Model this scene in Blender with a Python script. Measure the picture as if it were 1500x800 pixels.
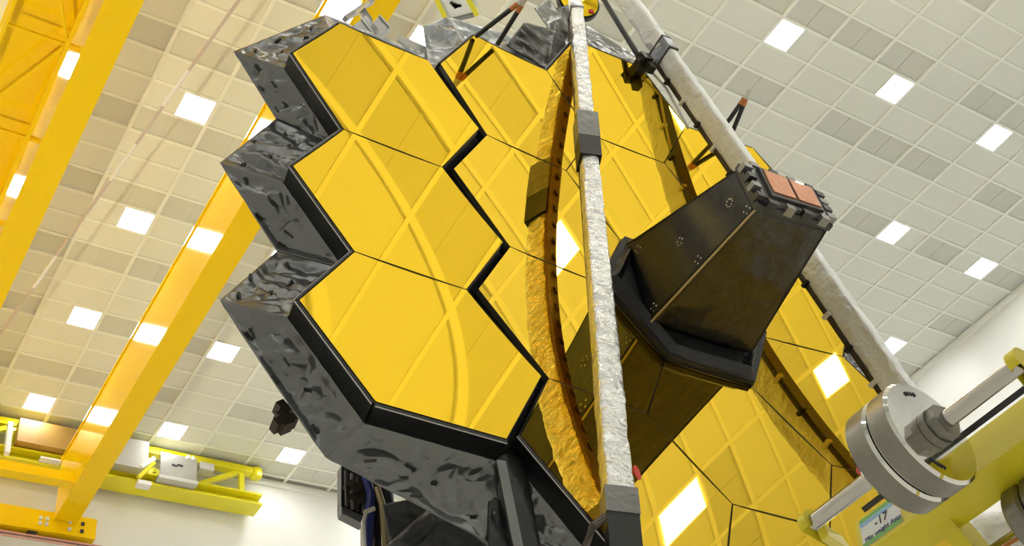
import bpy, math, random
import numpy as np
from mathutils import Vector, Matrix, noise
for o in list(bpy.data.objects): bpy.data.objects.remove(o)
C = bpy.context.scene.collection
sc = bpy.context.scene
random.seed(7)

# ------------------------------------------------------------------ camera
# camera pose solved from the ceiling grid and the hexagon lattice (image 1500x800)
FPX, PCX, PCY = 1712.4, 711.9, 313.8
RW = np.array([[0.844887, -0.5138918, -0.1485973], [0.2866534, 0.6694529, -0.6853194], [0.4516589, 0.5364216, 0.7129208]])
CAM = np.array([0.0, 0.0, 1.6])
cd = bpy.data.cameras.new('camera'); cam = bpy.data.objects.new('camera', cd); C.objects.link(cam)
cd.sensor_fit = 'HORIZONTAL'; cd.sensor_width = 36.0; cd.lens = FPX / 1500 * 36
cd.shift_x = (750 - PCX) / 1500; cd.shift_y = (PCY - 400) / 1500
cd.clip_end = 200
m = Matrix.Identity(4)
for i in range(3):
    m[i][0] = RW[0][i]; m[i][1] = -RW[1][i]; m[i][2] = -RW[2][i]; m[i][3] = CAM[i]
cam.matrix_world = m
sc.camera = cam

# ------------------------------------------------------------------ world and exposure
w = bpy.data.worlds.new('world'); sc.world = w; w.use_nodes = True
w.node_tree.nodes['Background'].inputs[0].default_value = (0.8, 0.82, 0.85, 1)
w.node_tree.nodes['Background'].inputs[1].default_value = 0.3
sc.view_settings.view_transform = 'Standard'; sc.view_settings.look = 'None'
sc.view_settings.gamma = 1.0; sc.view_settings.use_curve_mapping = False
sc.view_settings.exposure = 0.5
PANEL = 24.0            # radiance of the ceiling light panels
# added out-of-view fill lamps that brighten ceiling and mirrors (stands built below)
FILL_LAMPS = [((9.0, -9.5, 2.3), (13.0, -4.0, 21.0), 7000, 58), ((-4.0, 14.0, 2.3), (2.0, 15.0, 21.0), 3000, 100)]
for i_, (p_, q_, e_, a_) in enumerate(FILL_LAMPS):
    ld = bpy.data.lights.new('added_fill_spot', 'SPOT'); ld.energy = e_; ld.color = (1.0, .90, .58); ld.spot_size = math.radians(a_); ld.spot_blend = 1.0; ld.shadow_soft_size = .25
    lo = bpy.data.objects.new('added_fill_spot', ld); C.objects.link(lo); lo.location = p_
    lo.rotation_euler = (Vector(q_) - Vector(p_)).to_track_quat('-Z', 'Y').to_euler()

# ------------------------------------------------------------------ pixel helpers
def ray(x, y):
    d = RW.T @ np.array([(x - PCX) / FPX, (y - PCY) / FPX, 1.0]); return d / np.linalg.norm(d)
def onX(x, y, X): d = ray(x, y); return CAM + d * (X - CAM[0]) / d[0]
def onY(x, y, Y): d = ray(x, y); return CAM + d * (Y - CAM[1]) / d[1]
def onZ(x, y, Z): d = ray(x, y); return CAM + d * (Z - CAM[2]) / d[2]
def proj(P):
    Y = RW @ (np.array(P) - CAM); return Y[0] / Y[2] * FPX + PCX, Y[1] / Y[2] * FPX + PCY, Y[2]

# ------------------------------------------------------------------ materials
def nodemat(name):
    mt = bpy.data.materials.new(name); mt.use_nodes = True
    return mt, mt.node_tree, mt.node_tree.nodes['Principled BSDF']
def mat(name, col, rough=.5, metal=0.0, var=0.0, vscale=8.0, bump=0.0, bscale=30.0, coat=0.0, spec=None):
    mt, nt, b = nodemat(name)
    b.inputs['Base Color'].default_value = (*col, 1); b.inputs['Roughness'].default_value = rough
    b.inputs['Metallic'].default_value = metal
    if coat: b.inputs['Coat Weight'].default_value = coat; b.inputs['Coat Roughness'].default_value = .06
    if spec is not None: b.inputs['Specular IOR Level'].default_value = spec
    tc = nt.nodes.new('ShaderNodeTexCoord')
    if var:
        n = nt.nodes.new('ShaderNodeTexNoise'); n.inputs['Scale'].default_value = vscale; n.inputs['Detail'].default_value = 5
        nt.links.new(tc.outputs['Object'], n.inputs['Vector'])
        mx = nt.nodes.new('ShaderNodeMix'); mx.data_type = 'RGBA'
        mx.inputs['A'].default_value = (*[c * (1 - var) for c in col], 1)
        mx.inputs['B'].default_value = (*[min(1, c * (1 + var)) for c in col], 1)
        nt.links.new(n.outputs['Fac'], mx.inputs['Factor']); nt.links.new(mx.outputs['Result'], b.inputs['Base Color'])
    if bump:
        n2 = nt.nodes.new('ShaderNodeTexNoise'); n2.inputs['Scale'].default_value = bscale; n2.inputs['Detail'].default_value = 6
        nt.links.new(tc.outputs['Object'], n2.inputs['Vector'])
        bp = nt.nodes.new('ShaderNodeBump'); bp.inputs['Strength'].default_value = bump; bp.inputs['Distance'].default_value = .02
        nt.links.new(n2.outputs['Fac'], bp.inputs['Height']); nt.links.new(bp.outputs['Normal'], b.inputs['Normal'])
    return mt
def foilmat(name, col, rough, metal, scale, strength, dist=.03):
    # crumpled sheet: angular facets from distorted voronoi plus fine noise
    mt, nt, b = nodemat(name)
    b.inputs['Base Color'].default_value = (*col, 1); b.inputs['Roughness'].default_value = rough; b.inputs['Metallic'].default_value = metal
    tc = nt.nodes.new('ShaderNodeTexCoord')
    n = nt.nodes.new('ShaderNodeTexNoise'); n.inputs['Scale'].default_value = scale * .6; n.inputs['Detail'].default_value = 3
    nt.links.new(tc.outputs['Object'], n.inputs['Vector'])
    ad = nt.nodes.new('ShaderNodeMix'); ad.data_type = 'RGBA'; ad.blend_type = 'ADD'; ad.inputs['Factor'].default_value = .25
    nt.links.new(tc.outputs['Object'], ad.inputs['A']); nt.links.new(n.outputs['Color'], ad.inputs['B'])
    v = nt.nodes.new('ShaderNodeTexVoronoi'); v.inputs['Scale'].default_value = scale
    nt.links.new(ad.outputs['Result'], v.inputs['Vector'])
    n2 = nt.nodes.new('ShaderNodeTexNoise'); n2.inputs['Scale'].default_value = scale * 2.2; n2.inputs['Detail'].default_value = 4
    nt.links.new(ad.outputs['Result'], n2.inputs['Vector'])
    mth = nt.nodes.new('ShaderNodeMath'); mth.operation = 'ADD'
    nt.links.new(v.outputs['Distance'], mth.inputs[0]); nt.links.new(n2.outputs['Fac'], mth.inputs[1])
    bp = nt.nodes.new('ShaderNodeBump'); bp.inputs['Strength'].default_value = strength; bp.inputs['Distance'].default_value = dist
    nt.links.new(mth.outputs[0], bp.inputs['Height']); nt.links.new(bp.outputs['Normal'], b.inputs['Normal'])
    return mt
def emitmat(name, col, s):
    mt = bpy.data.materials.new(name); mt.use_nodes = True; nt = mt.node_tree; nt.nodes.clear()
    e = nt.nodes.new('ShaderNodeEmission'); e.inputs[0].default_value = (*col, 1); e.inputs[1].default_value = s
    o = nt.nodes.new('ShaderNodeOutputMaterial'); nt.links.new(e.outputs[0], o.inputs[0]); return mt
M = {
 'gold': mat('gold_mirror', (1.0, .66, .022), .012, 1.0),
 'beryl': mat('segment_edge', (.16, .15, .12), .45, .6),
 'black': mat('black_panel', (.006, .006, .007), .38, 0, bump=.2, bscale=14, spec=.3),
 'blackgap': mat('black_backing', (.006, .006, .007), .6),
 'rim': mat('pale_edge', (.5, .48, .46), .4, .4),
 'blanket': foilmat('grey_blanket', (.17, .173, .177), .25, .74, 3.0, .25, .03),
 'darkblanket': foilmat('dark_blanket', (.03, .03, .032), .28, .5, 5.0, .3, .03),
 'paleblanket': foilmat('pale_blanket', (.24, .26, .28), .28, .6, 5.0, .3, .03),
 'silver': foilmat('silver_foil', (.86, .87, .88), .24, .72, 9.0, .8, .03),
 'whitefoil': foilmat('white_foil', (.84, .85, .84), .36, .2, 7.0, .55, .03),
 'wrap': foilmat('grey_wrap', (.2, .2, .2), .4, .4, 8.0, .4),
 'brownsheet': foilmat('brown_black_sheet', (.05, .043, .03), .3, .5, 2.2, .6, .05),
 'strap': mat('black_strap', (.008, .008, .008), .5),
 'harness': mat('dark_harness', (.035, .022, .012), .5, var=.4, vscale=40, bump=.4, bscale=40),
 'rodblack': mat('black_rod', (.012, .012, .013), .35),
 'orange': mat('orange_tip', (.55, .2, .05), .4, .3),
 'copper': foilmat('copper_film', (.62, .24, .11), .3, .6, 20, .5, .01),
 'graymetal': mat('grey_metal', (.28, .28, .28), .4, .7, var=.2, vscale=12),
 'darkmetal': mat('dark_metal', (.06, .06, .065), .4, .6),
 'darkbrown': mat('dark_brown', (.16, .065, .015), .45, .3, var=.5, vscale=18, bump=.5, bscale=25),
 'dot': mat('white_dot', (.7, .66, .58), .6),
 'red': mat('red_cap', (.75, .03, .02), .4),
 'blue': mat('blue_cable', (.03, .04, .22), .4),
 'braid': mat('braided_cable', (.45, .36, .18), .5, .3),
 'tile': mat('ceiling_tile', (.80, .81, .755), .7, var=.02, vscale=2),
 'darktile': mat('grille_tile', (.675, .68, .63), .75, var=.03, vscale=3),
 'bar': mat('ceiling_grid', (.90, .91, .86), .5),
 'wall': mat('white_wall', (.86, .86, .83), .45, var=.015, vscale=.5),
 'floor': mat('epoxy_floor', (.78, .78, .75), .28, var=.03, vscale=.4),
 'crane': mat('crane_yellow', (.95, .60, .003), .11, 0, spec=.2),
 'lime': mat('lime_yellow', (.80, .72, .01), .3, 0, coat=.2),
 'fixyellow': mat('fixture_yellow', (.72, .60, .02), .35, 0, var=.05, vscale=6),
 'white': mat('white_paint', (.85, .86, .88), .25),
 'boxmetal': mat('cabinet_metal', (.72, .72, .74), .18, .8),
 'brown': mat('brown_panel', (.42, .25, .06), .4, var=.2, vscale=3),
 'greypanel': mat('grey_panel', (.55, .54, .50), .5),
 'steel': mat('turned_steel', (.24, .225, .20), .38, 1.0, var=.1, vscale=60),
 'polished': mat('polished_steel', (.78, .77, .74), .07, 1.0),
 'rodsteel': mat('rod_steel', (.5, .48, .45), .14, 1.0),
 'label_white': mat('label_white', (.72, .74, .76), .4), 'label_green': mat('label_green', (.16, .42, .08), .4),
 'label_blue': mat('label_blue', (.25, .45, .75), .4), 'ink': mat('black_ink', (.01, .012, .02), .5), 'navy': mat('navy_ink', (.02, .04, .14), .5),
 'pink': mat('rail_pink', (.62, .30, .24), .4), 'railwhite': mat('rail_white', (.75, .74, .7), .4),
 'cable': mat('cable_jacket', (.60, .50, .45), .5), 'cablewhite': mat('cable_sleeve', (.85, .82, .8), .4),
 'bag': foilmat('white_bag', (.8, .8, .79), .4, 0, 12, .6, .02),
 'panel': emitmat('light_diffuser', (1.0, 1.0, .97), PANEL),
 'frame': mat('light_frame', (.9, .9, .87), .4),
}

# ------------------------------------------------------------------ mesh helpers (vertices in world space)
class MB:
    def __init__(s): s.v = []; s.f = []; s.mi = []
    def add(s, vs, fs, mi=0):
        n = len(s.v); s.v += [tuple(map(float, p)) for p in vs]; s.f += [tuple(i + n for i in f) for f in fs]; s.mi += [mi] * len(fs); return s
    def hexa(s, p, mi=0):      # 8 points: bottom 4, top 4
        return s.add(p, [(3, 2, 1, 0), (4, 5, 6, 7), (0, 1, 5, 4), (1, 2, 6, 5), (2, 3, 7, 6), (3, 0, 4, 7)], mi)
    def box(s, lo, hi, mi=0):
        x0, y0, z0 = lo; x1, y1, z1 = hi
        return s.hexa([(x0, y0, z0), (x1, y0, z0), (x1, y1, z0), (x0, y1, z0), (x0, y0, z1), (x1, y0, z1), (x1, y1, z1), (x0, y1, z1)], mi)
    def obox(s, c, ax, half, mi=0):   # oriented box
        c = np.array(c, float); a, b, d = [np.array(q, float) for q in ax]; hx, hy, hz = half
        P = [c + sx * hx * a + sy * hy * b + sz * hz * d for sz in (-1, 1) for sx, sy in ((-1, -1), (1, -1), (1, 1), (-1, 1))]
        return s.hexa(P, mi)
    def beam(s, a, b, wdt, dep, up=(0, 0, 1), mi=0):
        a = np.array(a, float); b = np.array(b, float); d = b - a; L = np.linalg.norm(d); d /= L
        u = np.array(up, float); r = np.cross(d, u)
        if np.linalg.norm(r) < 1e-4: r = np.cross(d, (1, 0, 0))
        r /= np.linalg.norm(r); u = np.cross(r, d)
        return s.obox((a + b) / 2, (d, r, u), (L / 2, wdt / 2, dep / 2), mi)
    def tube(s, pts, rad, n=10, mi=0, cap=True):
        pts = [np.array(p, float) for p in pts]; rads = rad if hasattr(rad, '__len__') else [rad] * len(pts)
        rings = []; base = len(s.v); ref = np.array((.31, .2, .93))
        for i, p in enumerate(pts):
            t = pts[min(i + 1, len(pts) - 1)] - pts[max(i - 1, 0)]; t /= np.linalg.norm(t)
            r = np.cross(t, ref); r /= np.linalg.norm(r); q = np.cross(t, r)
            rings.append([p + rads[i] * (math.cos(2 * math.pi * k / n) * r + math.sin(2 * math.pi * k / n) * q) for k in range(n)])
        vs = [v for rg in rings for v in rg]; fs = []
        for i in range(len(pts) - 1):
            for k in range(n):
                fs.append((i * n + k, i * n + (k + 1) % n, (i + 1) * n + (k + 1) % n, (i + 1) * n + k))
        if cap: fs.append(tuple(range(n - 1, -1, -1))); fs.append(tuple((len(pts) - 1) * n + k for k in range(n)))
        return s.add(vs, fs, mi)
    def prism(s, poly, off, mi=0):
        n = len(poly); off = np.array(off, float); P = [np.array(p, float) for p in poly]
        vs = P + [p + off for p in P]
        return s.add(vs, [tuple(range(n - 1, -1, -1)), tuple(range(n, 2 * n))] + [(i, (i + 1) % n, n + (i + 1) % n, n + i) for i in range(n)], mi)
    def grid(s, fn, nu, nv, mi=0):
        vs = [fn(i / nu, j / nv) for j in range(nv + 1) for i in range(nu + 1)]
        return s.add(vs, [(j * (nu + 1) + i, j * (nu + 1) + i + 1, (j + 1) * (nu + 1) + i + 1, (j + 1) * (nu + 1) + i) for j in range(nv) for i in range(nu)], mi)
    def build(s, name, mats, parent=None, smooth=False, fix=True, org=None):
        o0 = np.array(org if org is not None else ORG.get(parent.name, (0, 0, 0)) if parent else (0, 0, 0))
        me = bpy.data.meshes.new(name); me.from_pydata([tuple(np.array(v) - o0) for v in s.v], [], s.f)
        mats = mats if isinstance(mats, (list, tuple)) else [mats]
        for q in mats: me.materials.append(M[q])
        for p, i in zip(me.polygons, s.mi): p.material_index = i; p.use_smooth = smooth
        if fix:
            import bmesh
            bm = bmesh.new(); bm.from_mesh(me); bmesh.ops.recalc_face_normals(bm, faces=bm.faces); bm.to_mesh(me); bm.free()
        o = bpy.data.objects.new(name, me); C.objects.link(o)
        if parent is not None: o.parent = parent
        elif org is not None: o.location = tuple(org)
        ORG[o.name] = tuple(o0)
        return o
ORG = {}
def tag(o, label=None, cat=None, group=None, kind=None):
    if label: o['label'] = label
    if cat: o['category'] = cat
    if group: o['group'] = group
    if kind: o['kind'] = kind
    return o
def thing(name, loc, label, cat, group=None):
    o = bpy.data.objects.new(name, None); C.objects.link(o); o.location = tuple(loc); ORG[o.name] = tuple(loc)
    o.empty_display_size = .2
    return tag(o, label, cat, group)
def smooth_angle(o, deg=35):
    for p in o.data.polygons: p.use_smooth = True
    try: o.data.set_sharp_from_angle(angle=math.radians(deg))
    except Exception: pass
    return o
def text_mesh(body, name, size):
    cu = bpy.data.curves.new(name, 'FONT'); cu.body = body; cu.size = size; cu.align_x = 'CENTER'; cu.align_y = 'CENTER'; cu.extrude = .0006
    t = bpy.data.objects.new(name, cu); C.objects.link(t); bpy.context.view_layer.update()
    me = bpy.data.meshes.new_from_object(t.evaluated_get(bpy.context.evaluated_depsgraph_get()))
    bpy.data.objects.remove(t); return me

# ------------------------------------------------------------------ room shell
S = 0.7; CU, CV = -18.0008, -10.4413
HZ = 28.1455 * S + 1.6                  # ceiling height
def tx(u): return (2 * u - CU) * S
def ty(v): return (v - CV) * S
U0, U1, V0, V1 = -15, 11, -32, 27.4
X0, X1, Y0, Y1 = tx(U0), tx(U1), ty(V0), ty(V1)
T = .3
tag(MB().box((X0 - T, Y0 - T, -.3), (X1 + T, Y1 + T, 0)).build('floor', 'floor'), kind='structure')
tag(MB().box((X0 - T, Y0, 0), (X0, Y1, HZ + .1)).build('wall_left', 'wall'), kind='structure')
tag(MB().box((X1, Y0, 0), (X1 + T, Y1, HZ + .1)).build('wall_right', 'wall'), kind='structure')
tag(MB().box((X0 - T, Y1, 0), (X1 + T, Y1 + T, HZ + .1)).build('wall_back', 'wall'), kind='structure')
tag(MB().box((X0 - T, Y0 - T, 0), (X1 + T, Y0, HZ + .1)).build('wall_front', 'wall'), kind='structure')
ceiling = tag(MB().box((X0 - T, Y0 - T, HZ + .1), (X1 + T, Y1 + T, HZ + .4)).build('ceiling', 'greypanel'), kind='structure')
# grid bars, each a part of the ceiling
bw = .042
for u in range(U0, U1 + 1):
    MB().box((tx(u) - bw, Y0, HZ), (tx(u) + bw, Y1, HZ + .09)).build('grid_bar', 'bar', ceiling)
for v in range(V0, int(V1) + 1):
    MB().box((X0, ty(v) - bw * .8, HZ + .004), (X1, ty(v) + bw * .8, HZ + .09)).build('grid_bar', 'bar', ceiling)
# light positions (u,v) in tile units
lights = []
for k in range(-7, 5):
    for j in range(-6, 6):
        u = 2.25 + 2.5 * k; v = .5 + 5 * j
        if v < -12: continue
        lights.append((u, v))
for v in (-14.5, -19.5, -24.5, -29.5):
    for k in range(-4, 3):
        if (k, v) != (-1, -14.5): lights.append((1.25 + 4 * k, v))
lights = [(u, v) for u, v in lights if U0 + .4 < u < U1 - .3 and V0 < v < V1 - .5]
lset = {}
for u, v in lights: lset.setdefault((math.floor(u), math.floor(v)), []).append(u)
# tiles: choose the 300 largest in view as parts, the rest joined
def dark(u, v):
    if (v - 2) % 3: return False
    if (u, v) in lset: return False
    if (u, v) in ((3, 2), (7, 2)): return False
    rr = random.Random(u * 131 + v * 977).random()
    return rr < .86
MASK = [(342, 75), (437, 33), (500, 30), (640, 90), (700, 0), (905, 0), (1085, 205), (1130, 250), (1210, 330), (1330, 580), (1440, 530), (1500, 485), (1500, 800), (735, 800), (505, 690), (322, 440), (405, 365), (322, 238), (405, 172)]
def inpoly(x, y, P):
    c = False; n = len(P)
    for i in range(n):
        x1, y1 = P[i]; x2, y2 = P[(i + 1) % n]
        if (y1 > y) != (y2 > y) and x < (x2 - x1) * (y - y1) / (y2 - y1) + x1: c = not c
    return c
cells = []
for u in range(U0, U1):
    for v in range(V0, int(V1)):
        px, py, dz = proj((tx(u + .5), ty(v + .5), HZ))
        vis = dz > 0 and -25 < px < 1525 and -25 < py < 825 and not inpoly(px, py, MASK)
        cells.append((0 if vis else 1, dz if dz > 0 else 999, u, v))
cells.sort()
pick = [c for c in cells if c[0] == 0][:300]; pset = {(c[2], c[3]) for c in pick}
def tile_parts(mb, x0, x1, y0, y1, dk, lu):
    z0, z1 = HZ + .035, HZ + .085
    if lu is not None:
        lx0, lx1 = tx(lu - .25), tx(lu + .25)
        if lx0 > x0 + .05: mb.box((x0, y0, z0), (lx0, y1, z1))
        if lx1 < x1 - .05: mb.box((lx1, y0, z0), (x1, y1, z1))
    elif dk:
        xm = (x0 + x1) / 2
        mb.box((x0, y0, z0 + .02), (xm - .025, y1, z1)); mb.box((xm + .025, y0, z0 + .02), (x1, y1, z1)); mb.box((xm - .025, y0, z0 + .008), (xm + .025, y1, z1))
    else: mb.box((x0, y0, z0), (x1, y1, z1))
shared = {}
rest = {'tile': MB(), 'darktile': MB()}
for _, _, u, v in cells:
    dk = dark(u, v); lus = lset.get((u, v)); m_ = 'darktile' if dk else 'tile'
    x0, x1, y0, y1 = tx(u) + bw * .9, tx(u + 1) - bw * .9, ty(v) + bw * .7, ty(v + 1) - bw * .7
    if (u, v) in pset:
        if lus:
            o = MB(); tile_parts(o, x0, x1, y0, y1, dk, lus[0]); o.build('ceiling_tile', m_, ceiling)
        else:
            if m_ not in shared:
                o = MB(); tile_parts(o, x0, x1, y0, y1, dk, None); shared[m_] = (o.build('ceiling_tile', m_, ceiling), u, v)
            else:
                src, su, sv = shared[m_]; o = src.copy(); C.objects.link(o); o.parent = ceiling
                o.location = (tx(u) - tx(su), ty(v) - ty(sv), 0)
    else: tile_parts(rest[m_], x0, x1, y0, y1, dk, lus[0] if lus else None)
for k_, nm in (('tile', 'ceiling_tiles_far'), ('darktile', 'grille_tiles_far')):
    tag(rest[k_].build(nm, k_, ceiling), kind='stuff')
# ceiling light panels
lx, ly = .5 * S - .02, .5 * S - .03
fm = MB(); h = .05
for a, b in (((-lx - .02, -ly - .02), (lx + .02, -ly)), ((-lx - .02, ly), (lx + .02, ly + .02)), ((-lx - .02, -ly), (-lx, ly)), ((lx, -ly), (lx + .02, ly))):
    fm.box((a[0], a[1], .0), (b[0], b[1], .08))
root0 = None
for u, v in lights:
    loc = (tx(u), ty(v), HZ + .012)
    t = thing('ceiling_light', loc, 'square white light panel set flush in the tiled ceiling', 'ceiling light', 'ceiling light panels')
    if root0 is None:
        root0 = t
        a = fm.build('light_frame', 'frame', t, org=(0, 0, 0)); b = MB().box((-lx, -ly, .012), (lx, ly, .06)).build('diffuser', 'panel', t, org=(0, 0, 0))
        tag(b, 'glowing white diffuser')
        fa, fb = a, b
    else:
        for q in (fa, fb):
            o = q.copy(); C.objects.link(o); o.parent = t
# wall-ceiling trims
tag(MB().box((X1 - .08, Y0, HZ - .18), (X1, Y1, HZ)).build('trim_1', 'bar'), kind='structure')
tag(MB().box((X0, Y1 - .08, HZ - .18), (X1 - .08, Y1, HZ)).build('trim_2', 'bar'), kind='structure')

# ------------------------------------------------------------------ telescope
RJ = np.array([[0.99739, 0.0614048, -0.0379807], [-0.0431691, 0.0855038, -0.9954022], [-0.057875, 0.9944438, 0.0879315]])
TJ = np.array([5.416166, 4.441006, 5.530087]) + CAM
RG = np.array([[0.9870803, 0.0603912, -0.1484092], [-0.1534308, 0.0893788, -0.9841089], [-0.0461669, 0.9941651, 0.09749]])
TG = np.array([5.270152, 4.165595, 5.435605]) + CAM
class Frame:
    def __init__(s, R, t): s.R = R; s.t = t
    def __call__(s, x, y, z): return s.R @ np.array([x, y, z], float) + s.t
    def vec(s, x, y, z): return s.R @ np.array([x, y, z], float)
    def onz(s, px, py, z):
        d = s.R.T @ ray(px, py); o = s.R.T @ (CAM - s.t); return o + (z - o[2]) / d[2] * d
    def px(s, px_, py_, z): q = s.onz(px_, py_, z); return s(*q)
FC, FG = Frame(RJ, TJ), Frame(RG, TG)
PIT, RC = 1.33, 15.88; SID = PIT / math.sqrt(3)
HA = 1.32 / math.sqrt(3)
DIRS = {'R': 0, 'UR': 60, 'UL': 120, 'L': 180, 'LL': 240, 'LR': 300}; ORD = ['R', 'UR', 'UL', 'L', 'LL', 'LR']
def sag(x, y): return (x * x + y * y) / (2 * RC)
def hc(c, y): return c * 1.5 * SID, y * PIT
def hv(c, y, n, r=SID):
    cx, cy = hc(c, y); a = math.radians(DIRS[n]); return cx + r * math.cos(a), cy + r * math.sin(a)
CEN = [(-1, 1.5), (-1, .5), (-1, -.5), (-1, -1.5), (0, 2), (0, 1), (0, -1), (0, -2), (1, 1.5), (1, .5), (1, -.5), (1, -1.5)]
WNG = [(-2, 1), (-2, 0), (-2, -1)]

base_pt = FC(0, -3.6, -1.0)
scope = thing('space_telescope', base_pt, 'large telescope with gold hexagonal mirrors and crumpled grey blankets on a stand', 'telescope')

def frame_part(name, fr, cells_):
    """black backing plate closing the gaps behind the segments"""
    mb = MB()
    for c, y in cells_:
        pts = [hv(c, y, n) for n in ORD]
        mb.prism([fr(px, py, sag(px, py) - .05) for px, py in pts], fr.vec(0, 0, -.05))
    return mb.build(name, 'blackgap', scope)
center = frame_part('backplane', FC, CEN)
wing = frame_part('wing_backplane', FG, WNG)

def segment(fr, c, y, parent):
    cx, cy = hc(c, y); n = 10; mb = MB()
    idx = {}; vs = []; nr = []
    a0 = np.array([1, 0.]); a1 = np.array([.5, math.sqrt(3) / 2])
    for i in range(-n, n + 1):
        for j in range(-n, n + 1):
            if abs(i + j) > n: continue
            p = (a0 * i + a1 * j) * HA / n; x, yy = cx + p[0], cy + p[1]
            idx[i, j] = len(vs); vs.append(fr(x, yy, sag(x, yy)))
            q = np.array([-x / RC, -yy / RC, 1]); nr.append(fr.R @ (q / np.linalg.norm(q)))
    fs = []
    for i in range(-n, n):
        for j in range(-n, n + 1):
            if (i, j) in idx and (i + 1, j) in idx and (i, j + 1) in idx: fs.append((idx[i, j], idx[i + 1, j], idx[i, j + 1]))
            if (i + 1, j) in idx and (i + 1, j - 1) in idx and (i, j) in idx: fs.append((idx[i, j], idx[i + 1, j - 1], idx[i + 1, j]))
    mb.add(vs, fs, 0); nf = len(vs)
    rim = [hv(c, y, nm, HA) for nm in ORD]
    top = [fr(px, py, sag(px, py) - .0005) for px, py in rim]; bot = [fr(px, py, sag(px, py) - .045) for px, py in rim]
    mb.add(top + bot, [(i, 6 + i, 6 + (i + 1) % 6, (i + 1) % 6) for i in range(6)], 1)
    o = mb.build('mirror_segment', ['gold', 'beryl'], parent, fix=False)
    me = o.data
    for p in me.polygons: p.use_smooth = p.material_index == 0
    nn = [tuple(q) for q in nr] + [(0, 0, 0)] * 12
    me.normals_split_custom_set_from_vertices(nn)
    return o
for c, y in CEN: segment(FC, c, y, center)
for c, y in WNG: segment(FG, c, y, wing)
tag(wing, 'side wing of three gold segments in a black frame')

# exposed edges -------------------------------------------------------
def exposed(cells_):
    E = []
    for c, y in cells_:
        for k in range(6):
            n1, n2 = ORD[k], ORD[(k + 1) % 6]
            a = math.radians(DIRS[n1] + 30); nx, ny = math.cos(a), math.sin(a)
            cx, cy = hc(c, y); ox, oy = cx + nx * PIT, cy + ny * PIT
            if not any(abs(hc(*q)[0] - ox) < .1 and abs(hc(*q)[1] - oy) < .1 for q in cells_):
                E.append(((c, y), n1, n2, np.array((nx, ny))))
    return E
WALL = .23
def walls(fr, cells_, parent, skip=()):
    for (c, y), n1, n2, nrm in exposed(cells_):
        if (c, y, n1, n2) in skip: continue
        p1 = np.array(hv(c, y, n1)) + nrm * .004; p2 = np.array(hv(c, y, n2)) + nrm * .004
        q1 = p1 + nrm * .014; q2 = p2 + nrm * .014
        z1, z2 = sag(*p1), sag(*p2)
        pts = [fr(*p1, z1 - WALL), fr(*p2, z2 - WALL), fr(*q2, z2 - WALL), fr(*q1, z1 - WALL), fr(*p1, z1 - .004), fr(*p2, z2 - .004), fr(*q2, z2 - .004), fr(*q1, z1 - .004)]
        wl = MB().hexa(pts).build('edge_panel', 'black', parent)
        MB().tube([fr(*(q1 + nrm * .002), z1 - .012), fr(*(q2 + nrm * .002), z2 - .012)], .0045, 6).build('edge_trim', 'rim', parent)
GAPW = [(-2, 1, 'R', 'UR'), (-2, 1, 'LR', 'R'), (-2, 0, 'R', 'UR'), (-2, 0, 'LR', 'R'), (-2, -1, 'R', 'UR'), (-2, -1, 'LR', 'R')]
GAPC = [(-1, 1.5, 'L', 'LL'), (-1, .5, 'UL', 'L'), (-1, .5, 'L', 'LL'), (-1, -.5, 'UL', 'L'), (-1, -.5, 'L', 'LL'), (-1, -1.5, 'UL', 'L')]
walls(FG, WNG, wing, GAPW)
walls(FC, CEN, center, GAPC)
for (c, y, n1, n2), (c_, y_, m1, m2) in zip(GAPW, [((-1, 1.5, 'LL', 'L')), (-1, .5, 'L', 'UL'), (-1, .5, 'LL', 'L'), (-1, -.5, 'L', 'UL'), (-1, -.5, 'LL', 'L'), (-1, -1.5, 'L', 'UL')]):
    q = [hv(c, y, n1), hv(c, y, n2)]; r = [hv(c_, y_, m2), hv(c_, y_, m1)]
    A_ = [FG(*p, sag(*p) - .1) for p in q]; B_ = [FC(*p, sag(*p) - .1) for p in r]
    MB().prism([A_[0], A_[1], B_[0], B_[1]], FC.vec(0, 0, -.02)).build('gap_cover', 'blackgap', center)

def fbm(p, s):
    return noise.noise(Vector(p) * s)
def crumple(P, seed, amp):
    q = (P[0] + seed * 3.1, P[1] - seed * 1.7, P[2] + seed)
    w_ = (q[0] + .25 * fbm(q, 2.5), q[1] + .25 * fbm((q[1], q[0], q[2]), 2.5), q[2])
    d1, _ = noise.voronoi(Vector((w_[0] * 3.1 + w_[2], w_[1] * 3.1, w_[2] * 3.1)))
    d2, _ = noise.voronoi(Vector((w_[1] * 7.5, w_[0] * 7.5 - w_[2] * 3, w_[2] * 7.5)))
    r1 = fbm(q, 1.6)
    return amp * ((d1[1] - d1[0]) * 1.25 + (d2[1] - d2[0]) * .5 + r1 * .8 - .7)
def sheet(a, b, c, d, name, m_, parent, seed, amp=.035, nu=22, nv=16, back=None, sag_=0.0):
    """crumpled sheet: inner edge a-b, outer edge d-c"""
    a, b, c, d = [np.array(q, float) for q in (a, b, c, d)]
    nrm = np.cross(b - a, d - a); nrm /= np.linalg.norm(nrm)
    def f(u, v):
        P = (1 - v) * ((1 - u) * a + u * b) + v * ((1 - u) * d + u * c)
        e = min(1, 7 * min(u, 1 - u), 6 * min(v, 1 - v) + .1)
        return P + nrm * (crumple(P, seed, amp) * e + sag_ * math.sin(math.pi * v) * math.sin(math.pi * u))
    mb = MB().grid(f, nu, nv)
    o = mb.build(name, m_, parent, smooth=True, fix=False)
    md = o.modifiers.new('thick', 'SOLIDIFY'); md.thickness = .006
    return o, f, nrm
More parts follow.
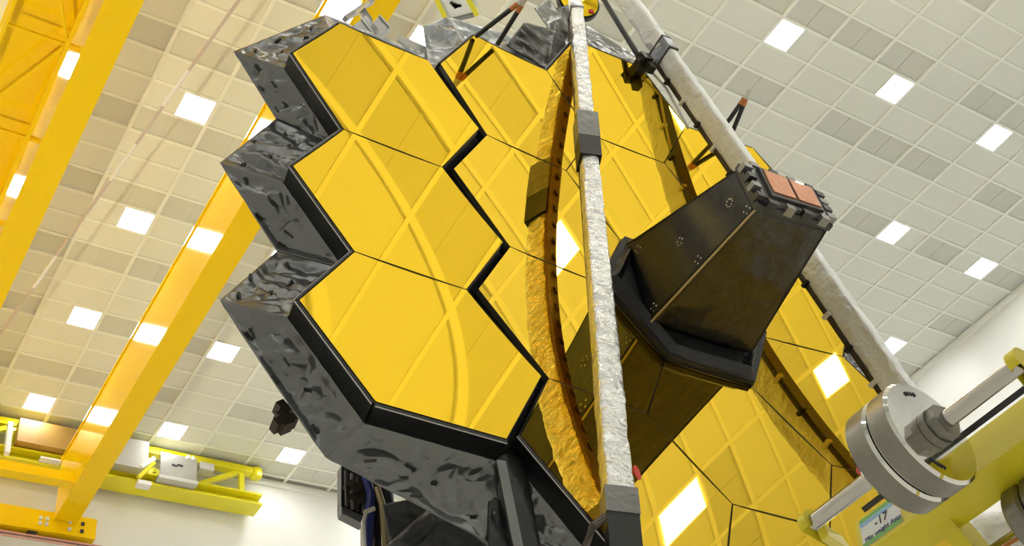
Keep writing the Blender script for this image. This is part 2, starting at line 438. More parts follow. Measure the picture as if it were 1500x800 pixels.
def strap(P, dirv, nrm, parent, L=.06, wd=.013):
    d = np.array(dirv, float); d /= np.linalg.norm(d); n = np.array(nrm, float); n -= d * (n @ d); n /= np.linalg.norm(n)
    MB().obox(np.array(P) , (d, np.cross(n, d), n), (L / 2, wd / 2, .007)).build('strap', 'strap', parent)

def key(p): return (round(p[0], 2), round(p[1], 2))
INNER = {}
def rim_points(fr, cells_, off, back, override):
    """outer rim vertex for each exposed lattice corner"""
    acc = {}; INNER.clear()
    for (c, y), n1, n2, nrm in exposed(cells_):
        for n_ in (n1, n2):
            p = hv(c, y, n_); acc.setdefault(key(p), [p, []])[1].append(nrm)
    out = {}
    for k, (p, ns) in acc.items():
        d = sum(ns); d = d / np.linalg.norm(d); cosa = max(.6, float(d @ ns[0]))
        q = np.array(p) + d * off / cosa; INNER[k] = np.array(p) + d * .021 / cosa; out[k] = (q[0], q[1], sag(*p) - back)
    for (c, y, n_), v in override.items():
        k = key(hv(c, y, n_)); p = hv(c, y, n_); z = sag(*p) - (v[2] if len(v) > 2 else back)
        out[k] = tuple(fr.onz(v[0], v[1], z))
    return out
ovW = {(-2, 1, 'L'): (342, 75), (-2, 1, 'LL'): (404, 174), (-2, 0, 'L'): (322, 238), (-2, 0, 'LL'): (406, 367), (-2, -1, 'L'): (322, 440), (-2, -1, 'LL'): (476, 669), (-2, -1, 'LR'): (731, 801), (-2, 1, 'UL'): (476, 21), (-2, 1, 'UR'): (622, 78)}
ovC = {(-1, 1.5, 'L'): (620, 38), (-1, 1.5, 'UL'): (656, 24), (-1, -1.5, 'L'): (752, 800), (-1, -1.5, 'LL'): (830, 905), (-1, 1.5, 'UR'): (760, 55), (0, 2, 'UL'): (846, 28), (0, 2, 'UR'): (936, 84)}
rimW = rim_points(FG, WNG, .36, .25, ovW); innW = dict(INNER); rimC = rim_points(FC, CEN, .33, .25, ovC); innC = dict(INNER)
def skirts(fr, cells_, rim, parent, want, mats, seed):
    k = 0; res = {}
    for (c, y), n1, n2, nrm in exposed(cells_):
        if (c, y, n1, n2) not in want: continue
        inn = innW if fr is FG else innC; p1 = inn[key(hv(c, y, n1))]; p2 = inn[key(hv(c, y, n2))]
        zi = WALL * .62
        a = fr(*p1, sag(*p1) - zi); b = fr(*p2, sag(*p2) - zi)
        cq = fr(*rim[key(hv(c, y, n2))]); dq = fr(*rim[key(hv(c, y, n1))])
        if (fr(0, 0, 5) - fr(0, 0, 0)) @ np.cross(b - a, dq - a) < 0: a, b, cq, dq = b, a, dq, cq
        m_ = mats.get((c, y, n1, n2), 'blanket')
        L = np.linalg.norm(b - a)
        o, f, n_ = sheet(a, b, cq, dq, 'thermal_blanket', m_, parent, seed + k * 1.37, amp=.06, nu=64, nv=44)
        res[(c, y, n1, n2)] = (o, f, n_); k += 1
    return res
wW = [(-2, 1, 'UR', 'UL'), (-2, 1, 'UL', 'L'), (-2, 1, 'L', 'LL'), (-2, 0, 'UL', 'L'), (-2, 0, 'L', 'LL'), (-2, -1, 'UL', 'L'), (-2, -1, 'L', 'LL'), (-2, -1, 'LL', 'LR')]
SK = skirts(FG, WNG, rimW, wing, wW, {(-2, 1, 'UR', 'UL'): 'paleblanket'}, 3)
wC = [(-1, 1.5, 'UL', 'L'), (-1, 1.5, 'UR', 'UL'), (0, 2, 'UL', 'L'), (0, 2, 'UR', 'UL'), (0, 2, 'R', 'UR'), (1, 1.5, 'UR', 'UL'), (1, 1.5, 'R', 'UR'), (-1, -1.5, 'L', 'LL'), (-1, -1.5, 'LL', 'LR'), (1, .5, 'R', 'UR'), (1, .5, 'LR', 'R')]
SKC = skirts(FC, CEN, rimC, center, wC, {(-1, 1.5, 'UL', 'L'): 'paleblanket', (-1, 1.5, 'UR', 'UL'): 'paleblanket', (0, 2, 'UL', 'L'): 'darkblanket', (1, 1.5, 'UR', 'UL'): 'paleblanket', (1, 1.5, 'R', 'UR'): 'paleblanket', (0, 2, 'UR', 'UL'): 'blanket'}, 11)
# straps sewn on the blankets (u, v on the sheet, rotation)
rs = random.Random(4)
for kx, (o, f, n_) in list(SK.items())[1:] + [((-1, -1.5, 'L', 'LL'), SKC[(-1, -1.5, 'L', 'LL')])]:
    spots = [(.14, .82), (.45, .93), (.62, .5), (.82, .75), (.35, .55)]
    for u, v in spots:
        u += rs.uniform(-.05, .05); v += rs.uniform(-.08, .04)
        P = f(u, v); d = f(min(1, u + .04), v) - P
        if rs.random() < .4: d = d + 1.2 * (f(u, min(1, v + .05)) - P)
        # local normal
        n2 = np.cross(f(u + .01, v) - P, f(u, v + .01) - P); n2 /= np.linalg.norm(n2)
        n2 = n2 if n2 @ (CAM - P) > 0 else -n2; strap(P + n2 * .008, d, n2, o)
# corner post between wing and centre blankets
P1 = FG.px(733, 676, .12); P2 = FG.px(764, 830, .06)
MB().beam(P1, P2, .055, .02, up=FG.vec(0, 0, 1)).build('corner_batten', 'blanket', wing)
sheet(FG.px(715, 660, .06), FG.px(765, 660, .06), FG.px(800, 850, 0), FG.px(715, 850, 0), 'corner_blanket', 'darkblanket', wing, 17, .02)
# rear side of the wing: closing panel so that the blankets hang on something
mb = MB(); ring = [hv(-2, 1, 'UR'), hv(-2, 1, 'UL'), hv(-2, 1, 'L'), hv(-2, 1, 'LL'), hv(-2, 0, 'L'), hv(-2, 0, 'LL'), hv(-2, -1, 'L'), hv(-2, -1, 'LL'), hv(-2, -1, 'LR'), hv(-2, -1, 'R'), hv(-2, 0, 'LR'), hv(-2, 0, 'R'), hv(-2, 1, 'LR'), hv(-2, 1, 'R')]
mb.prism([FG(x, y, -.05 + sag(x, y) - .12) for x, y in ring], FG.vec(0, 0, -.04)); mb.build('rear_cover', 'darkblanket', wing)

# ---- aft optics housing ------------------------------------------------
aft = MB()
B = [(-.47, -.39, .1), (.42, -.39, .1), (.42, .5, .1), (-.42, .5, .1)]
E_ = [(-.36, -.395, 1.22), (.30, -.30, 1.22), (.33, .06, 1.22), (-.33, .07, 1.22)]
bl = [np.array(q) for q in B]; tl = [np.array(q) for q in E_]
core = [FC(*(q * np.array((.96, .96, 1)))) for q in bl] + [FC(*(q * np.array((.95, .95, 1)))) for q in tl]
aft.hexa(core)
housing = aft.build('optics_housing', 'blackgap', scope); tag(housing, 'black tapered optics box standing out of the mirror hole')
def quadpanel(q0, q1, q2, q3, name, m_, amp, seed, nu=18, nv=24):
    return sheet(FC(*q0), FC(*q1), FC(*q2), FC(*q3), name, m_, housing, seed, amp=amp, nu=nu, nv=nv)[0]
quadpanel(bl[0], bl[3], tl[3], tl[0], 'side_panel', 'black', .0, 1)
quadpanel(bl[1], bl[0], tl[0], tl[1], 'bottom_sheet', 'brownsheet', .018, 2)
quadpanel(bl[2], bl[1], tl[1], tl[2], 'side_panel', 'black', .0, 3)
quadpanel(bl[3], bl[2], tl[2], tl[3], 'top_panel', 'black', .0, 4)
for k in range(4): MB().tube([FC(*bl[k]), FC(*tl[k])], .009, 6).build('corner_rail', 'braid' if k == 0 else 'black', housing)
# end frame
def lerp4(P, s, z):
    c = sum(P) / 4; return [FC(*(c + (q - c) * s + np.array((0, 0, z)))) for q in P]
MB().prism(lerp4(tl, 1.06, 0), FC.vec(0, 0, .05)).build('end_frame', 'darkmetal', housing)
MB().prism(lerp4(tl, .9, .05), FC.vec(0, 0, .03)).build('end_plate', 'graymetal', housing)
MB().prism(lerp4(tl, .74, .08), FC.vec(0, 0, .03)).build('window_rim', 'darkmetal', housing)
cw = MB(); cc = sum(tl) / 4
for sx in (0, 1):
    q = [tl[0], tl[1], tl[2], tl[3]]
    def mix(u, v): return (1 - v) * ((1 - u) * q[0] + u * q[1]) + v * ((1 - u) * q[3] + u * q[2])
    u0, u1 = (.17, .48) if sx == 0 else (.52, .83)
    P = [mix(u0, .22), mix(u1, .22), mix(u1, .82), mix(u0, .82)]
    MB().prism([FC(p[0], p[1], p[2] + .11) for p in P], FC.vec(0, 0, .008)).build('window_film', 'copper', housing)
for k in range(4):
    a, b = tl[k], tl[(k + 1) % 4]
    for t in (.12, .38, .62, .88):
        p = (a + (b - a) * t); c = p + (cc - p) * .02
        MB().obox(FC(c[0], c[1], c[2] + .06), (FC.vec(1, 0, 0), FC.vec(0, 1, 0), FC.vec(0, 0, 1)), (.035, .025, .035)).build('clamp', 'graymetal' if (k + int(t * 8)) % 2 else 'darkmetal', housing)
# hexagonal collar in the hole of the mirror
hexo = [(.762 * math.cos(math.radians(60 * k)), .762 * math.sin(math.radians(60 * k))) for k in range(6)]
hexi = [(.67 * math.cos(math.radians(60 * k)), .67 * math.sin(math.radians(60 * k))) for k in range(6)]
for k in range(6):
    a, b = hexo[k], hexo[(k + 1) % 6]; c, d = hexi[(k + 1) % 6], hexi[k]
    sheet(FC(*a, .03), FC(*b, .03), FC(*c, .13), FC(*d, .13), 'collar_panel', 'darkblanket', housing, 20 + k, amp=.02, nu=14, nv=8)
    sheet(FC(*d, .13), FC(*c, .13), FC(c[0] * .86, c[1] * .86, .05), FC(d[0] * .86, d[1] * .86, .05), 'collar_lip', 'darkblanket', housing, 30 + k, amp=.01, nu=12, nv=4)
    MB().tube([FC(*a, .035), FC(*b, .035)], .008, 6).build('collar_edge', 'black', housing)
MB().prism([FC(x, y, -.03) for x, y in hexo], FC.vec(0, 0, .1)).build('hole_plate', 'blackgap', housing)
# marker dots on the side panel
def facept(u, v): return (1 - v) * ((1 - u) * bl[0] + u * bl[3]) + v * ((1 - u) * tl[0] + u * tl[3])
for u, v, n in ((.1, .06, 4), (.85, .08, 4), (.55, .42, 5), (.5, .86, 8), (.12, .95, 4), (.12, .5, 4)):
    mb = MB()
    for k in range(n):
        q = facept(u, v) + np.array((0, .03 * math.cos(k * 6.28 / n + .4), .03 * math.sin(k * 6.28 / n + .4)))
        mb.obox(FC(q[0] - .004, q[1], q[2]), (FC.vec(1, 0, 0), FC.vec(0, 1, 0), FC.vec(0, 0, 1)), (.006, .005, .005))
    mb.build('target_dots', 'dot', housing)

# ---- secondary mirror support struts ------------------------------------
def strut(top, bot, wd, dep, name, seed, label, m_='silver', tap=1.0, twist=0.0):
    a = FC(*top); b = FC(*bot); L = np.linalg.norm(b - a); d = (b - a) / L
    zz = FC.vec(0, 0, 1); zz = zz - d * (zz @ d); zz /= np.linalg.norm(zz); xx = np.cross(d, zz)
    tw = math.radians(twist); zz, xx = zz * math.cos(tw) + xx * math.sin(tw), xx * math.cos(tw) - zz * math.sin(tw)
    if FC.vec(1, 0, 0) @ zz > 0 and twist: zz, xx = zz - 2 * (zz @ FC.vec(1, 0, 0)) * FC.vec(1, 0, 0), xx; xx = np.cross(d, zz); xx /= np.linalg.norm(xx); zz = np.cross(xx, d); zz = zz if zz @ FC.vec(0, 0, 1) > 0 else -zz
    prof = []
    rr = .018
    for sx, sz in ((-1, -1), (1, -1), (1, 1), (-1, 1)):
        for k in range(3):
            ang = math.atan2(sz, sx) + (k - 1) * .5
            prof.append((sx * (wd / 2 - rr) + rr * math.cos(ang) * 1.2, sz * (dep / 2 - rr) + rr * math.sin(ang) * 1.2))
    # densify the sides
    den = []
    for i in range(len(prof)):
        p, q = np.array(prof[i]), np.array(prof[(i + 1) % len(prof)])
        n = max(1, int(np.linalg.norm(q - p) / .03))
        for k in range(n): den.append(p + (q - p) * k / n)
    n = len(den); rows = int(L / .035)
    mb = MB(); vs = []
    for r in range(rows + 1):
        for p0_ in den:
            p = p0_ * (tap + (1 - tap) * r / rows)
            P = a + d * (L * r / rows) + xx * p[0] + zz * p[1]
            o = p / np.linalg.norm(p)
            k = noise.noise(Vector((P[0] * 6, P[1] * 6, P[2] * 6 + seed))) * .5 + (1 - abs(noise.noise(Vector((P[0] * 11, P[1] * 11 + seed, P[2] * 11)))) * 2) * .5
            P = P + (xx * o[0] + zz * o[1]) * k * .015
            vs.append(P)
    fs = [(r * n + k, r * n + (k + 1) % n, (r + 1) * n + (k + 1) % n, (r + 1) * n + k) for r in range(rows) for k in range(n)]
    fs += [tuple(range(n)), tuple(rows * n + k for k in range(n))]
    mb.add(vs, fs)
    o = mb.build(name, m_, scope, smooth=True); tag(o, label)
    smooth_angle(o, 40)
    return o, a, b, d, xx, zz, L
sl, a, b, d, xx, zz, L = strut((-.23, 4.12, .42), (-1.45, -2.42, .33), .14, .155, 'support_strut', 1, 'silver foil wrapped strut with grey hinge box', 'silver', .78, 20)
def along(fr_a, fr_d, px_y, L):   # parameter where the strut passes image row px_y
    lo, hi = 0, L
    for _ in range(40):
        mid = (lo + hi) / 2
        if proj(fr_a + fr_d * mid)[1] < px_y: lo = mid
        else: hi = mid
    return lo
t1, t2 = along(a, d, 176, L), along(a, d, 212, L)
MB().obox(a + d * (t1 + t2) / 2, (d, xx, zz), ((t2 - t1) / 2, .088, .092)).build('hinge_box', 'wrap', sl)
t3 = along(a, d, 240, L)
MB().obox(a + d * (t2 + t3) / 2 , (d, xx, zz), ((t3 - t2) / 2, .085, .09)).build('hinge_cover', 'strap', sl)
tk = along(a, d, 18, L)
MB().obox(a + d * tk, (d, xx, zz), (.02, .066, .074)).build('strut_band', 'graymetal', sl)
tb = along(a, d, 735, L + .5)
MB().obox(a + d * (tb + .06), (d, xx, zz), (.09, .09, .09)).build('foot_wrap', 'wrap', sl)
MB().obox(a + d * (tb + .27), (d, xx, zz), (.13, .085, .085)).build('foot_block', 'strap', sl)
cb = [FC.px(885, 758, .42), FC.px(868, 772, .44), FC.px(858, 800, .42), FC.px(855, 840, .3), FC.px(860, 880, .1)]
MB().tube(cb, .022, 8).build('foot_cable', 'harness', sl)
MB().obox(a + d * (L / 2 + .1), (d, xx, zz), (L / 2 - .15, .066, .012)).build('rear_cover', 'darkbrown', sl).location = tuple(-zz * .088)  # thin dark brown strip along the rear of the strut
# row of little dark tabs along the mirror side of the strut
for k in range(26):
    p = a + d * (L * (.12 + .8 * k / 26)) - zz * .105 - xx * .02
    MB().obox(p, (d, xx, zz), (.02, .02, .008)).build('tab', 'harness', sl)

sr, a2, b2, d2, xx2, zz2, L2 = strut((.34, 4.75, .55), (1.375, -1.0, .48), .085, .2, 'support_strut', 5, 'broad white foil wrapped strut with dark harness', 'whitefoil')
t1 = along(a2, d2, 68, L2); t2 = along(a2, d2, 84, L2)
MB().obox(a2 + d2 * (t1 + t2) / 2, (d2, xx2, zz2), ((t2 - t1) / 2, .052, .12)).build('strut_band', 'paleblanket', sr)
for t in (t1, t2): MB().obox(a2 + d2 * t, (d2, xx2, zz2), (.012, .054, .123)).build('band_edge', 'harness', sr)
side = 1 if (FC.vec(-1, 0, 0) @ xx2) > 0 else -1
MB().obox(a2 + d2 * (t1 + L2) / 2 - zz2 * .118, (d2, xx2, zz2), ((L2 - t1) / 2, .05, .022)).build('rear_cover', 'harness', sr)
hp = [a2 + d2 * (t1 + (L2 - t1) * k / 40) + xx2 * side * .035 - zz2 * (.115 + .004 * math.sin(k * 1.7)) for k in range(41)]
MB().tube(hp, .02, 8).build('harness', 'harness', sr)
for k in range(1, 40, 3): MB().obox(hp[k] + xx2 * side * .02, (d2, xx2, zz2), (.014, .022, .034)).build('harness_tie', 'dot' if k % 2 else 'strap', sr)
# black hinge knuckle on the top edge and the thin black stay
kp = FC.px(941, 92, .42)
kn = MB(); kn.obox(kp, (FC.vec(.9, .3, 0), FC.vec(-.3, .9, 0), FC.vec(0, 0, 1)), (.06, .05, .09)); kn.obox(kp + FC.vec(.04, -.05, .02), (d2, xx2, zz2), (.09, .035, .04)); kn.obox(kp + FC.vec(-.04, .03, .05), (FC.vec(.6, .8, 0), FC.vec(-.8, .6, 0), FC.vec(0, 0, 1)), (.05, .03, .03))
kn.build('hinge_knuckle', 'rodblack', sr)
MB().tube([FC.px(880, -8, .5), FC.px(940, 90, .45)], .028, 8).build('stay_rod', 'rodblack', sr)
MB().tube([FC.px(948, 98, .4), FC.px(975, 128, .36), FC.px(1008, 188, .34)], .012, 6).build('edge_wire', 'rim', sr)

# ---- secondary mirror folded at the top ----------------------------------
sm_c = FC.px(848, 2, .2); nz = FC.vec(-.2, -.35, .9); nz /= np.linalg.norm(nz); ax = np.cross(FC.vec(0, 1, 0), nz); ax /= np.linalg.norm(ax); ay = np.cross(nz, ax)
def disc(c, r, z0, z1, n=40):
    return [c + ax * r * math.cos(2 * math.pi * k / n) + ay * r * math.sin(2 * math.pi * k / n) + nz * z0 for k in range(n)]
o2 = MB().prism(disc(sm_c, .235, -.06, 0), nz * .06).build('secondary_mirror_ring', 'strap', scope); tag(o2, 'black ring around a small round gold mirror')
n = 40; mb = MB(); vs = [sm_c + nz * .03]; fs = []
for r_ in range(1, 7):
    R_ = .215 * r_ / 6
    vs += [q + nz * (.03 - R_ * R_ * .35) for q in disc(sm_c, R_, 0, 0)]
for k in range(n): fs.append((0, 1 + k, 1 + (k + 1) % n))
for r_ in range(5):
    for k in range(n): fs.append((1 + r_ * n + k, 1 + (r_ + 1) * n + k, 1 + (r_ + 1) * n + (k + 1) % n, 1 + r_ * n + (k + 1) % n))
mb.add(vs, fs).build('secondary_mirror', 'gold', o2, smooth=True)
MB().obox(sm_c + nz * .02 + ay * -.13 + ax * .12, (ax, ay, nz), (.028, .02, .01)).build('mirror_reflection', 'red', o2)  # red reflections in the small mirror, put in as a red box
# black blanketed hinge cover above the notch
def lump(c, ax3, half, seed, name, m_, parent, amp=.05):
    c = np.array(c); mb = MB(); nu, nv = 28, 16
    def f(u, v):
        th = 2 * math.pi * u; ph = math.pi * (v - .5)
        x, y, z = math.cos(ph) * math.cos(th), math.cos(ph) * math.sin(th), math.sin(ph)
        k = max(abs(x), abs(y), abs(z)); q = .55 + .45 / k if k > 0 else 1
        P = c + ax3[0] * x * q * half[0] + ax3[1] * y * q * half[1] + ax3[2] * z * q * half[2]
        o = (P - c); o /= np.linalg.norm(o)
        if u >= 1: P0 = f(0, v); return P0
        return P + o * crumple(P, seed, amp)
    return mb.grid(f, nu, nv).build(name, m_, parent, smooth=True, fix=False)
cA = FC.px(797, 55, .12)
A3 = (FC.vec(.5, .87, 0), FC.vec(.87, -.5, 0), FC.vec(0, 0, 1))
hinge = lump(cA + FC.vec(.0, .02, -.1), A3, (.25, .15, .12), 2, 'hinge_blanket', 'darkblanket', scope, .03)
tag(hinge, 'crumpled black blanket over the top hinge')
sheet(FC.px(742, 66, .22), FC.px(804, 103, .22), FC.px(815, 45, .26), FC.px(768, 32, .26), 'blanket_flap', 'darkblanket', hinge, 5, .03)
sheet(FC.px(804, 103, .22), FC.px(838, 66, .22), FC.px(838, 5, .26), FC.px(800, 15, .26), 'blanket_flap', 'darkblanket', hinge, 6, .03)
sheet(FC.px(783, 12, .5), FC.px(800, 36, .5), FC.px(824, 26, .5), FC.px(806, -2, .5), 'blanket_flap', 'blanket', hinge, 9, .015)
# ---- paired guide rods with orange tips ------------------------------------
def rods(b1, b2_, tip):
    a1, a2_, t = FC(*b1), FC(*b2_), FC(*tip)
    g = MB().tube([a1, t + (a1 - t) * .3], .022, 8); g.tube([a2_, t + (a2_ - t) * .3], .022, 8)
    o = g.build('guide_rods', 'rodblack', scope); tag(o, 'pair of black rods with orange tips')
    for q in (a1, a2_):
        MB().tube([t + (q - t) * .31, t + (q - t) * .17], .024, 8).build('rod_tip', 'orange', o)
        MB().tube([t + (q - t) * .17, t + (q - t) * .0], .021, 8).build('rod_cap', 'dot', o)
rods((-1.54, 2.60, .31), (-1.32, 2.62, .31), (-1.29, 2.66, .80))
rods((1.10, 2.62, .33), (1.20, 2.58, .33), (1.14, 2.70, .80))
# red reflection in a lower segment, put in as a thin red disc
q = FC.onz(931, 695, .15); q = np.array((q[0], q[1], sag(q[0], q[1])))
mk = MB().prism([FC(q[0] + .022 * math.cos(k * .5236), q[1] + .055 * math.sin(k * .5236), sag(q[0], q[1]) + .002) for k in range(12)], FC.vec(0, 0, .006)).build('red_reflection', 'red', center)

# ---- gear behind the wing top: grey brackets --------------------------------
br = MB()
def wp(px_, py_, z=-.12): return FG.px(px_, py_, z)
bt = MB().prism([wp(515, 40), wp(536, 22), wp(556, 44), wp(540, 52)], FG.vec(0, 0, -.05)).build('bracket', 'graymetal', wing)
MB().prism([wp(540, 40), wp(556, 22), wp(572, 40), wp(556, 52)], FG.vec(0, 0, -.06)).build('bracket_plate', 'graymetal', bt)
MB().tube([wp(556, 22, -.11), wp(572, 40, -.11)], .008, 6).build('bracket_edge', 'white', bt)
MB().tube([wp(527, 22, -.11), wp(545, 46, -.11)], .008, 6).build('bracket_edge', 'white', bt)
MB().beam(wp(505, 28, -.2), wp(545, 2, -.2), .05, .04).build('bracket_arm', 'graymetal', bt)
MB().beam(wp(522, 20, -.16), wp(540, 3, -.16), .03, .03).build('bracket_arm', 'boxmetal', bt)
MB().beam(wp(530, 14, -.2), wp(542, 32, -.2), .05, .05).build('bracket_arm', 'graymetal', bt)
MB().prism([wp(583, 58), wp(584, 50), wp(628, 70), wp(628, 88)], FG.vec(0, 0, -.02)).build('edge_plate', 'greypanel', bt)

# ---- instrument module behind and below the wing -----------------------------
def bp(px_, py_, z=-.9): return FC.px(px_, py_, z)
mod = MB().prism([bp(500, 682), bp(536, 700), bp(560, 735), bp(535, 762), bp(500, 748)], FC.vec(0, 0, -.06)).build('instrument_module', 'rodblack', scope)
MB().prism([bp(500, 742, -.88), bp(538, 758, -.88), bp(532, 768, -.88), bp(501, 752, -.88)], FC.vec(0, 0, -.06)).build('module_lip', 'wrap', mod)
for k in range(4): MB().tube([bp(506 + 9 * k, 690 + 5 * k, -.86), bp(508 + 8 * k, 742 + 3 * k, -.86)], .012, 6).build('module_rib', 'graymetal' if k % 2 else 'harness', mod)
cn = MB()
for i_, (x_, y_) in enumerate(((512, 712), (520, 722), (528, 716), (516, 730), (524, 736), (532, 728))):
    cn.obox(bp(x_, y_, -.87), (FC.vec(.8, .6, 0), FC.vec(-.6, .8, 0), FC.vec(0, 0, 1)), (.03, .02 + .008 * (i_ % 3), .03))
cn.build('connector', 'harness', mod)
MB().tube([bp(536, 700, -.84), bp(543, 725, -.84), bp(541, 760, -.84), bp(536, 830, -.84)], .03, 8).build('blue_cable', 'blue', mod)
MB().tube([bp(552, 715, -.82), bp(560, 740, -.82), bp(562, 760, -.82), bp(566, 830, -.82)], .022, 8).build('braided_cable', 'braid', mod)
MB().tube([bp(548, 745, -.8), bp(536, 750, -.8), bp(532, 765, -.8), bp(535, 830, -.8)], .014, 8).build('pale_cable', 'dot', mod)
MB().tube([bp(558, 735, -.83), bp(572, 770, -.83), bp(570, 830, -.83)], .012, 8).build('pale_cable', 'dot', mod)
lump(bp(555, 775, -1.0), (FC.vec(1, 0, 0), FC.vec(0, 1, 0), FC.vec(0, 0, 1)), (.11, .4, .12), 4, 'harness_bundle', 'darkblanket', mod, .03)
for i, (q0, q1, q2, q3) in enumerate((((566, 800), (640, 735), (665, 760), (590, 830)), ((590, 825), (660, 750), (725, 800), (670, 860)), ((560, 740), (610, 730), (640, 760), (572, 800)))):
    sheet(bp(*q0, -.75), bp(*q1, -.75), bp(*q2, -.8), bp(*q3, -.8), 'module_blanket', 'wrap', mod, 40 + i, .05, 20, 16)
lt = MB()
for i_, (x_, y_) in enumerate(((410, 598), (412, 612), (420, 604), (408, 622), (426, 618), (418, 624))):
    lt.obox(FG.px(x_, y_, -.12), (FG.vec(.8, .6, 0), FG.vec(-.6, .8, 0), FG.vec(0, 0, 1)), (.025 + .01 * (i_ % 2), .022, .04))
lt.build('latch_fitting', 'harness', wing)

# ---- support stand below (out of the frame, carries the telescope) ------------
stand = thing('support_stand', (base_pt[0], base_pt[1], 0), 'grey steel stand tower under the telescope', 'stand')
zb = FC(0, -3.0, -.9)
MB().box((base_pt[0] - 1.4, base_pt[1] - .6, 0), (base_pt[0] + 1.4, base_pt[1] + 1.4, .25)).build('base', 'graymetal', stand)
for sx in (-1, 1):
    for sy in (0, 1): MB().beam((base_pt[0] + sx * 1.1, base_pt[1] - .3 + sy * 1.3, .25), (base_pt[0] + sx * .8, base_pt[1] + .0 + sy * .8, 3.6), .16, .16).build('leg', 'graymetal', stand)
MB().box((base_pt[0] - 1.0, base_pt[1] - .2, 3.6), (base_pt[0] + 1.0, base_pt[1] + 1.0, 3.8)).build('top_plate', 'graymetal', stand)
MB().beam((base_pt[0], base_pt[1] + .4, 3.8), FC(0, -1.2, -.55), .7, .6).build('rear_truss', 'darkmetal', scope)
MB().beam(FC(0, -1.2, -.55), FC(0, 1.2, -.35), 1.6, .3, up=FC.vec(0, 0, 1)).build('rear_spine', 'darkmetal', scope)
MB().beam(FC(0, 0, -.45), FC(0, 0, -.02), .8, .8).build('rear_core', 'darkmetal', scope)

# ------------------------------------------------------------------ overhead bridge crane
XF = 6.03; ZB, ZT = 16.57 + 1.6, 18.25 + 1.6
ye = 25.35; YS = 1.0
crane = thing('bridge_crane', (XF, ye, ZB), 'yellow double girder bridge crane under the tiled ceiling', 'crane')
def girder(x0, x1):
    g = MB().box((x0, YS, ZB), (x1, ye, ZT)).build('girder', 'crane', crane)
    MB().box((x0 - .03, YS, ZT), (x1 + .03, ye, ZT + .05)).build('top_flange', 'crane', g)
    MB().box((x0 + .22, YS, ZT + .05), (x1 - .22, ye, ZT + .14)).build('trolley_rail', 'graymetal', g)
    return g
girder(XF, XF + .56)
girder(2.30, 2.86)
# walkway with bracing beside the far girder
wk = MB().box((1.05, YS, ZB + .75), (2.12, ye, ZB + .8)).build('walkway', 'crane', crane)
MB().beam((1.1, YS, ZB + .35), (1.1, ye, ZB + .35), .07, .12).build('walkway_rail', 'crane', wk)
MB().beam((2.1, YS, ZB + .35), (2.1, ye, ZB + .35), .07, .12).build('walkway_rail', 'crane', wk)
yy = YS + .2; k = 0
while yy < ye - 2:
    MB().beam((1.1, yy, ZB + .36), (2.1, yy, ZB + .36), .05, .05).build('cross_brace', 'crane', wk)
    a_, b_ = ((1.1, yy, ZB + .36), (2.1, yy + 2.2, ZB + .36)) if k % 2 == 0 else ((2.1, yy, ZB + .36), (1.1, yy + 2.2, ZB + .36))
    MB().beam(a_, b_, .05, .05).build('diagonal_brace', 'crane', wk)
    MB().box((2.1, yy - .04, ZB + .33), (2.32, yy + .04, ZB + .4)).build('cross_brace', 'crane', wk)
    yy += 2.2; k += 1
# end truck and ties at the back wall
zt = ZB - .02
zt0_, zt1_ = onY(30, 772, ye + .02)[2], onY(30, 742, ye + .02)[2]; xt_ = onY(140, 785, ye + .02)[0]
et = MB().box((-1.0, ye + .02, zt0_), (xt_, ye + .5, zt1_)).build('end_truck', 'crane', crane)
MB().box((-1.0, ye - 1.55, ZB + .05), (XF, ye - 1.25, ZB + .3)).build('end_tie', 'crane', crane)
for i, (dx, dz) in enumerate(((.45, 0), (.75, 0), (.45, -.2), (.75, -.2))):
    MB().box((XF + dx - .1, ye - .02, zt0_ + .3 + dz), (XF + dx - .02, ye + .03, zt0_ + .38 + dz)).build('bolt_plate', 'strap' if i % 2 else 'railwhite', et)
for dx in (-.35, -.2):
    for dz in (-.12, -.26): MB().box((XF + dx, ye - .02, zt0_ + .4 + dz), (XF + dx + .08, ye + .03, zt0_ + .48 + dz)).build('bolt_plate', 'railwhite', et)
for x in (.5, 5.6): MB().tube([(x, ye + .1, zt0_ - .0), (x, ye + .4, zt0_ - .0)], .12, 16).build('wheel', 'darkmetal', et)
MB().box((-1.0, YS - .3, ZB + .1), (XF + .9, YS, ZB + .6)).build('end_truck', 'crane', crane)
MB().box((-6.0, YS - .25, ZB + .72), (12.0, YS - .05, ZB + 1.1)).build('front_runway', 'railwhite', crane)
for x in (-5, -1, 3.6, 8, 11.5): MB().box((x, YS - .2, ZB + 1.1), (x + .1, YS - .1, HZ)).build('runway_hanger', 'railwhite', crane)
# hoist trolley panel between the girders and the lifting side
tr = MB().prism([onZ(628, -30, ZB - .1), onZ(712, -40, ZB - .1), onZ(695, 20, ZB - .1), onZ(657, 27, ZB - .1)], (0, 0, .5)).build('hoist_trolley', 'white', crane)
MB().beam(onZ(626, -30, ZB - .1), onZ(654, 28, ZB - .1), .08, .14).build('trolley_edge', 'lime', tr)
MB().beam(onZ(672, -30, ZB - .1), onZ(698, 20, ZB - .1), .08, .14).build('trolley_edge', 'lime', tr)
MB().beam(onZ(658, 29, ZB - .1), onZ(694, 20, ZB - .1), .06, .12).build('trolley_edge', 'graymetal', tr)
em = MB()
for k in range(5): em.beam(onZ(660 + 3 * k, 3 + 1.5 * k, ZB - .112), onZ(668 + 2 * k, 12 - k, ZB - .112), .05, .01)
em.build('emblem', 'darkmetal', tr)
MB().box((XF + .5, 7.3, ZB + .2), (7.6, 7.7, ZB + .45)).build('trolley_arm', 'crane', tr)
